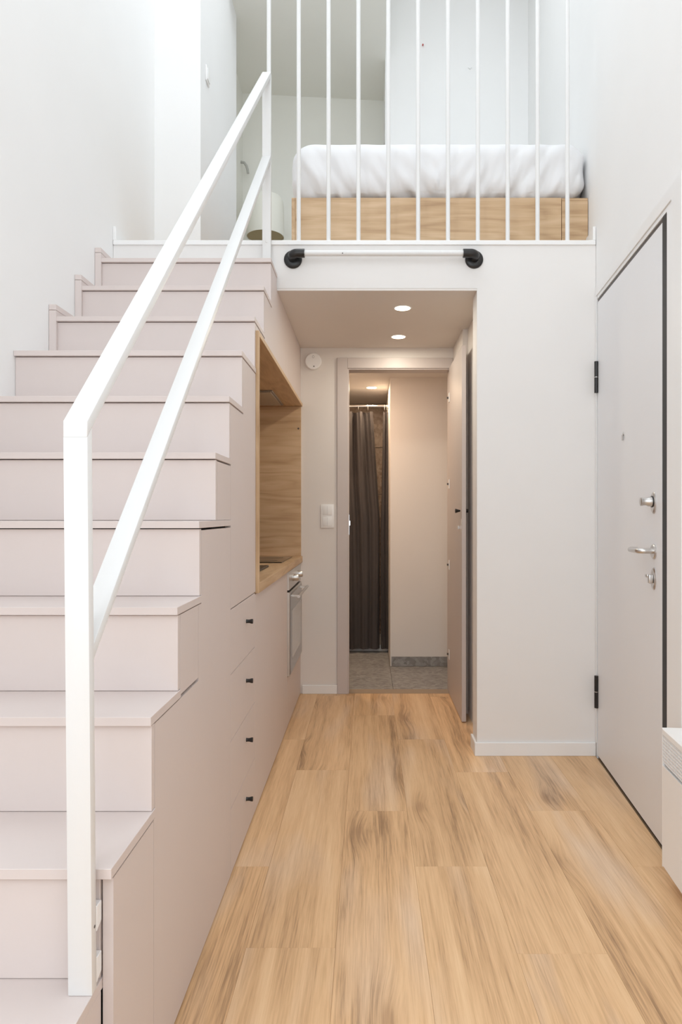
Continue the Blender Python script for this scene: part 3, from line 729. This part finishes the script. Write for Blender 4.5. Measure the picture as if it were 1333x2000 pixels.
# ------------------------------------------------------------------ wall heater
HY = 2.115
h0 = rw(HY)
ht = thing('wall_heater', (h0.x, h0.y, 0.055), 'white wall heater with a perforated top grille beside the door', 'heater', rz=ANG, local=True)
HZ = 0.432; HL = 0.75
bm = bmesh.new()
out = [(-0.004, 0.0), (-0.070, 0.0), (-0.077, 0.006), (-0.077, HZ - 0.115), (-0.070, HZ - 0.115), (-0.070, HZ - 0.020), (-0.077, HZ - 0.020), (-0.077, HZ - 0.004), (-0.073, HZ), (-0.004, HZ)]
A = [bm.verts.new((p[0], 0.0, p[1])) for p in out]; B = [bm.verts.new((p[0], -HL, p[1])) for p in out]
bm.faces.new(A); bm.faces.new(B[::-1])
for i in range(len(out)): bm.faces.new((A[i], B[i], B[(i + 1) % len(out)], A[(i + 1) % len(out)]))
bmesh.ops.recalc_face_normals(bm, faces=bm.faces)
finish('housing', bm, PLASTIC, ht)
box('end_cap', -0.077, -0.004, 0.0003, 0.004, 0.0, HZ, PLASTIC, ht, 0.001)
box('end_cap', -0.077, -0.004, -HL - 0.004, -HL - 0.0003, 0.0, HZ, PLASTIC, ht, 0.001)
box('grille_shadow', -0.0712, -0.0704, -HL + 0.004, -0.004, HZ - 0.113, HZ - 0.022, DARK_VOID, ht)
# perforated plate with staggered slanting holes
bm = bmesh.new()
pch = 0.0105
nrow = int(0.091 / pch); ncol = int((HL - 0.012) / pch)
for r in range(nrow):
    for c in range(ncol):
        y0 = -0.006 - c * pch - (pch / 2 if r % 2 else 0)
        z0 = HZ - 0.022 - (r + 0.5) * pch
        outer = []; inner = []
        for q in range(8):
            a = q * math.pi / 4
            sq = max(abs(math.cos(a)), abs(math.sin(a)))
            outer.append(bm.verts.new((-0.0768, y0 + math.cos(a) / sq * pch / 2, z0 + math.sin(a) / sq * pch / 2)))
            inner.append(bm.verts.new((-0.0768, y0 + math.cos(a) * pch * 0.41, z0 + math.sin(a) * pch * 0.41)))
        for q in range(8):
            bm.faces.new((outer[q], outer[(q + 1) % 8], inner[(q + 1) % 8], inner[q]))
ex = bmesh.ops.extrude_face_region(bm, geom=list(bm.faces))
bmesh.ops.translate(bm, verts=[g for g in ex['geom'] if isinstance(g, bmesh.types.BMVert)], vec=(0.0025, 0, 0))
bmesh.ops.recalc_face_normals(bm, faces=bm.faces)
finish('grille', bm, PLASTIC, ht)
box('wall_bracket', -0.004, -0.0003, -0.60, -0.15, 0.05, 0.35, STEEL, ht)

# ------------------------------------------------------------------ ceiling spotlights
def spot(name, x, y, z, label, power, color, r=0.044):
    t = thing(name, (x, y, z), label, 'spotlight', 'recessed ceiling spotlights')
    lathe('rim', [(r + 0.004, 0), (r + 0.004, 0.002), (r - 0.003, 0.0035), (r - 0.004, 0.0028)], (x, y, z - 0.0003), (0, 0, -1), PLASTIC, t, 32)
    lathe('diffuser', [(r - 0.004, 0), (r - 0.004, 0.001)], (x, y, z - 0.0036), (0, 0, -1), LAMP_GLOW, t, 32)
    d = bpy.data.lights.new('spotlight_beam', 'AREA'); d.shape = 'DISK'; d.size = r * 1.7; d.energy = power; d.color = color
    o = bpy.data.objects.new('spotlight_beam', d); COL.objects.link(o); o.parent = t; o.location = (0, 0, -0.008)
    return t
WARM = (1.0, 0.92, 0.76)
spot('ceiling_spotlight', 0.177, 3.53, ZC, 'lit spotlight in the passage ceiling nearer the loft edge', 2.8, WARM)
spot('ceiling_spotlight', 0.181, 4.10, ZC, 'lit spotlight in the passage ceiling above the bathroom doorway', 2.8, WARM)
spot('ceiling_spotlight', 0.026, 5.58, BC, 'lit spotlight in the bathroom ceiling before the shower curtain', 5, (1.0, 0.76, 0.52))
spot('ceiling_spotlight', -0.26, 4.80, BC, 'spotlight in the bathroom ceiling just inside the doorway', 8.0, (1.0, 0.72, 0.50))

# ------------------------------------------------------------------ small things on the walls
sd = thing('smoke_detector', (-0.354, YB, 2.13), 'round white alarm disc high beside the bathroom door frame', 'alarm')
zc_ = 1.15 + (1005 - 707) / 304.0
lathe('base', [(0.050, 0), (0.050, 0.010)], (-0.352, YB - 0.0005, zc_), (0, -1, 0), PLASTIC, sd, 36)
cv = lathe('cover', [(0.0525, 0), (0.0525, 0.012), (0.048, 0.017), (0.035, 0.018)], (-0.352, YB - 0.0107, zc_), (0, -1, 0), PLASTIC, sd, 40)
lathe('indicator', [(0.004, 0), (0.0035, 0.001)], (-0.348, YB - 0.0288, zc_ - 0.034), (0, -1, 0), DARK_FRAME, sd, 12)
for a in range(10):
    t1, t2 = a * math.pi / 5, (a + 1) * math.pi / 5
tube('printed_mark', [(-0.352 + 0.006 * math.cos(t * math.pi / 8), YB - 0.0287, zc_ + 0.027 + 0.008 * math.sin(t * math.pi / 8)) for t in range(17)], 0.0009, plain('grey_print', (0.3, 0.3, 0.3), 0.6), sd, 6)

sw = thing('light_switch', (-0.264, YB, 1.14), 'white double light switch beside the bathroom door frame', 'light switch')
sx, sz = (640 - 720) / 304.0, 1.15 - 3 / 304.0
box('plate', sx - 0.043, sx + 0.043, YB - 0.009, YB - 0.0005, sz - 0.076, sz + 0.076, PLASTIC, sw, 0.003, 2)
for dz in (0.036, -0.036):
    rk = box('rocker', sx - 0.029, sx + 0.029, YB - 0.012, YB - 0.0091, sz + dz - 0.029, sz + dz + 0.029, TRIM_WHITE, sw, 0.0015, 2)
    box('rocker_gap', sx - 0.0004, sx + 0.0004, YB - 0.0123, YB - 0.012, sz + dz - 0.027, sz + dz + 0.027, plain('fine_grey_line', (0.35, 0.35, 0.35), 0.6), sw)

ts = thing('wall_switch', (-0.957, 4.05, 3.72), 'small white switch on the side of the loft wall projection', 'switch')
box('plate', -0.9565, -0.948, 4.00, 4.08, 3.70, 3.79, PLASTIC, ts, 0.003, 2)
box('rocker', -0.9478, -0.943, 4.012, 4.068, 3.712, 3.778, PLASTIC, ts, 0.0015)

we = thing('wire_end', (0.43, 5.42, 4.87), 'tiny red wire end on the pale wall above the bed', 'wire')
tube('red_sleeve', [(0.432, 5.4195, 4.876), (0.432, 5.405, 4.874), (0.432, 5.397, 4.866)], 0.005, RED, we, 8)
hk = thing('wall_clip', (0.806, 5.42, 4.69), 'tiny pale clip on the wall above the bed', 'clip')
box('clip_bar', 0.79, 0.822, 5.412, 5.4195, 4.694, 4.701, PLASTIC, hk, 0.001)
box('clip_tab', 0.80, 0.812, 5.408, 5.4195, 4.684, 4.6935, PLASTIC, hk, 0.001)

# ------------------------------------------------------------------ bed and mattress
BY = 3.41
bx0, bx1 = -0.384, 1.098
bed = thing('bed', (0.35, 4.4, ZLOFT), 'oak bed base with plain panels on the loft', 'bed')
ZBED = 2.733
box('front_panel', bx0 + 0.019, 0.965, BY, BY + 0.02, ZLOFT + 0.001, ZBED, OAK_X, bed, 0.0008)
box('end_panel', 0.968, bx1, BY + 0.001, BY + 0.021, ZLOFT + 0.001, ZBED - 0.014, OAK_X, bed, 0.0008)
box('end_rail', 0.968, bx1, BY + 0.003, BY + 0.023, ZBED - 0.012, ZBED, OAK_X, bed, 0.0008)
box('side_panel', bx0, bx0 + 0.018, BY, 5.40, ZLOFT + 0.001, ZBED, OAK_Y, bed, 0.0008)
box('slat_base', bx0 + 0.019, bx1, BY + 0.025, 5.40, ZLOFT + 0.10, ZBED - 0.016, OAK_Y, bed)

def mattress():
    mx0, mx1, my0, my1, mz0, mz1 = bx0 - 0.002, 1.108, BY - 0.010, 5.40, ZBED + 0.001, 3.036
    nx, ny, nz = 190, 60, 42
    bm = bmesh.new()
    cx, cy, cz = (mx0 + mx1) / 2, (my0 + my1) / 2, (mz0 + mz1) / 2
    hx, hy, hz = (mx1 - mx0) / 2, (my1 - my0) / 2, (mz1 - mz0) / 2
    grid = {}
    def vert(i, j, k):
        key = (i, j, k)
        if key in grid: return grid[key]
        p = Vector((cx - hx + 2 * hx * i / nx, cy - hy + 2 * hy * j / ny, cz - hz + 2 * hz * k / nz))
        R = 0.105
        q = Vector((max(-hx + R, min(hx - R, p.x - cx)), max(-hy + R, min(hy - R, p.y - cy)), max(-hz + R, min(hz - R, p.z - cz))))
        d = (p - Vector((cx, cy, cz))) - q
        if d.length > 1e-6:
            # map the cube shell to a rounded shell
            s = max(abs(d.x), abs(d.y), abs(d.z))
            p = Vector((cx, cy, cz)) + q + d.normalized() * min(R, s if d.length <= s + 1e-9 else R)
            nrm = d.normalized()
        else:
            nrm = Vector((0, 0, 1))
        t = (p.z - mz0) / (mz1 - mz0)
        # gathered folds, running diagonally and strongest towards the hem
        ph_ = 2.2 * noise.noise(Vector((p.x * 1.6, p.y * 1.6, 0.3)))
        lean = 1.0 if p.x < 0.35 else -0.9
        f1 = noise.noise(Vector(((p.x + lean * p.z * 0.95 + 0.05 * ph_) * 15, (p.x - lean * p.z) * 1.7, p.y * 9)))
        f2 = noise.noise(Vector(((p.x + lean * p.z * 0.45) * 34, p.z * 4, p.y * 20 + 7)))
        f3 = noise.noise(Vector((p.x * 2.6, p.y * 2.6, p.z * 5 + 3)))
        w = max(0.0, 1 - t) ** 1.1
        amp = 0.026 * f1 * (0.12 + 0.88 * w) + 0.011 * f2 * w + 0.008 * f3
        if k == nz: amp *= 0.5
        p = p + nrm * amp
        if t < 0.12:
            p.z += 0.005 * noise.noise(Vector((p.x * 11, p.y * 11, 1.7))) - 0.001
        if p.z < mz0 and p.y > my0 + 0.0: p.z = max(p.z, mz0)
        p.x = min(p.x, xr(p.y) - 0.004)
        p.y = min(p.y, 5.412)
        v = bm.verts.new(p); grid[key] = v
        return v
    def quad(a, b, c, d):
        bm.faces.new((a, b, c, d))
    for i in range(nx):
        for k in range(nz):
            quad(vert(i, 0, k), vert(i + 1, 0, k), vert(i + 1, 0, k + 1), vert(i, 0, k + 1))
            quad(vert(i, ny, k), vert(i, ny, k + 1), vert(i + 1, ny, k + 1), vert(i + 1, ny, k))
        for j in range(ny):
            quad(vert(i, j, nz), vert(i + 1, j, nz), vert(i + 1, j + 1, nz), vert(i, j + 1, nz))
            quad(vert(i, j, 0), vert(i, j + 1, 0), vert(i + 1, j + 1, 0), vert(i + 1, j, 0))
    for j in range(ny):
        for k in range(nz):
            quad(vert(0, j, k), vert(0, j, k + 1), vert(0, j + 1, k + 1), vert(0, j + 1, k))
            quad(vert(nx, j, k), vert(nx, j + 1, k), vert(nx, j + 1, k + 1), vert(nx, j, k + 1))
    o = finish('mattress', bm, SHEET, None)
    for p in o.data.polygons: p.use_smooth = True
    return tag(o, 'thick mattress in a wrinkled white sheet on the oak bed', 'mattress')
mattress()

# ------------------------------------------------------------------ floor lamp in the nook
LX, LY_ = (519 - 720) / 242.0, 5.5
lamp = thing('floor_lamp', (LX, LY_, ZLOFT), 'lamp with a pale drum shade beside the bed', 'lamp')
lathe('base', [(0.13, 0), (0.13, 0.012), (0.12, 0.02), (0.015, 0.026)], (LX, LY_, ZLOFT + 0.0005), (0, 0, 1), STEEL_WHITE, lamp, 32)
lathe('pole', [(0.010, 0), (0.010, 1.10)], (LX, LY_, ZLOFT + 0.027), (0, 0, 1), STEEL_WHITE, lamp, 14)
def shade():
    bm = bmesh.new(); n = 48
    prof = [(0.150, 3.385), (0.150, 3.60), (0.146, 3.66), (0.134, 3.695), (0.110, 3.708), (0.02, 3.710)]
    inner = [(0.02, 3.706), (0.108, 3.704), (0.130, 3.691), (0.142, 3.658), (0.146, 3.60), (0.146, 3.385)]
    rings = []
    for r, h in prof + inner:
        rings.append([bm.verts.new((LX + r * math.cos(2 * math.pi * i / n), LY_ + r * math.sin(2 * math.pi * i / n), h)) for i in range(n)])
    for a, b in zip(rings, rings[1:] + rings[:1]):
        for i in range(n): bm.faces.new((a[i], a[(i + 1) % n], b[(i + 1) % n], b[i]))
    bmesh.ops.recalc_face_normals(bm, faces=bm.faces)
    return finish('shade', bm, SHADE_CLOTH, lamp, smooth=True)
sh = shade()
lathe('shade_lining', [(0.1455, 0), (0.1455, 0.20), (0.05, 0.205)], (LX, LY_, 3.392), (0, 0, 1), SHADE_IN, sh, 40)
lathe('bulb_holder', [(0.016, 0), (0.016, 0.03)], (LX + 0.03, LY_ - 0.03, 3.386), (0, 0, -1), DARK_FRAME, sh, 14) if False else None
hook = thing('coat_hook', (-1.08, 5.75, 4.05), 'grey curved hook on the nook side wall', 'hook')
tube('arm', [(-1.0795, 5.77, 4.13), (-1.05, 5.77, 4.125), (-1.032, 5.77, 4.10), (-1.022, 5.77, 4.065), (-1.018, 5.77, 4.035)], 0.011, plain('soft_grey_metal', (0.45, 0.45, 0.42), 0.5), hook, 12)

# ------------------------------------------------------------------ shower rod and curtains
YC = 5.66
rod = thing('curtain_rod', (-0.2, YC, 2.05), 'chrome shower curtain rod under the bathroom ceiling', 'rod')
tube('tube', [(-0.619, YC, 2.048), (0.166, YC, 2.048)], 0.0115, CHROME, rod, 16)
for xx in (-0.619, 0.166):
    lathe('end_flange', [(0.022, 0), (0.022, 0.006), (0.014, 0.01)], (xx, YC, 2.048), (1 if xx < 0 else -1, 0, 0), CHROME, rod, 20)
def curtain(name, label, el, er, amp, waves, seed):
    """pleated cloth; el(t), er(t) give the side edges at height fraction t"""
    c = thing(name, ((el(0.5) + er(0.5)) / 2, YC, 0.03), label, 'curtain', 'dark shower curtains')
    bm = bmesh.new(); nu, nv = 140, 50
    zt, zb = 2.005, 0.035
    F = []
    for j in range(nv + 1):
        t = j / nv; z = zb + (zt - zb) * t; row = []
        for i in range(nu + 1):
            u = i / nu
            uu = u + 0.035 * noise.noise(Vector((u * 3 + seed, t * 1.5, 0.0)))
            x = el(t) + (er(t) - el(t)) * u
            A = amp * (0.55 + 0.45 * noise.noise(Vector((u * 5, t * 2.0, seed))))
            y = YC + A * math.sin(2 * math.pi * waves * uu + seed) + 0.35 * A * math.sin(2 * math.pi * waves * 2.3 * uu + t * 1.5)
            y += 0.003 * math.sin(t * 6 * math.pi) * (1 if j % 8 else 0.4)
            zz = z
            if j == nv: zz -= 0.012 * (1 - math.cos(2 * math.pi * waves * u)) * 0.5
            row.append(bm.verts.new((x, y, zz)))
        F.append(row)
    for j in range(nv):
        for i in range(nu):
            bm.faces.new((F[j][i], F[j][i + 1], F[j + 1][i + 1], F[j + 1][i]))
    bmesh.ops.solidify(bm, geom=list(bm.faces), thickness=0.0015)
    bmesh.ops.recalc_face_normals(bm, faces=bm.faces)
    finish('cloth', bm, CURTAIN, c, smooth=True)
    n = max(2, int(waves) + 1)
    for i in range(n):
        u = (i + 0.5) / n
        x = el(1) + (er(1) - el(1)) * u
        tube('ring', [(x, YC + 0.019 * math.cos(a * math.pi / 8), 2.041 + 0.025 * math.sin(a * math.pi / 8) - 0.004) for a in range(17)], 0.0018, CHROME, c, 6)
    return c
curtain('shower_curtain', 'dark taupe shower curtain drawn to the door frame side', lambda t: -0.60, lambda t: 0.094 if t < 0.55 else 0.094 - 0.058 * (t - 0.55) / 0.45, 0.032, 7.0, 0.4)
curtain('shower_curtain', 'narrow strip of dark shower curtain against the partition wall', lambda t: 0.103 if t < 0.5 else 0.103 + 0.02 * (t - 0.5) / 0.5, lambda t: 0.164, 0.014, 1.5, 2.1)
tray = thing('shower_tray', (-0.23, 6.0, 0), 'white shower tray behind the dark curtain', 'shower tray')
box('front_edge', -0.618, 0.165, 5.74, 5.78, 0.0005, 0.055, PLASTIC, tray, 0.006, 2)
box('base', -0.618, 0.165, 5.7805, 6.405, 0.0005, 0.03, PLASTIC, tray)
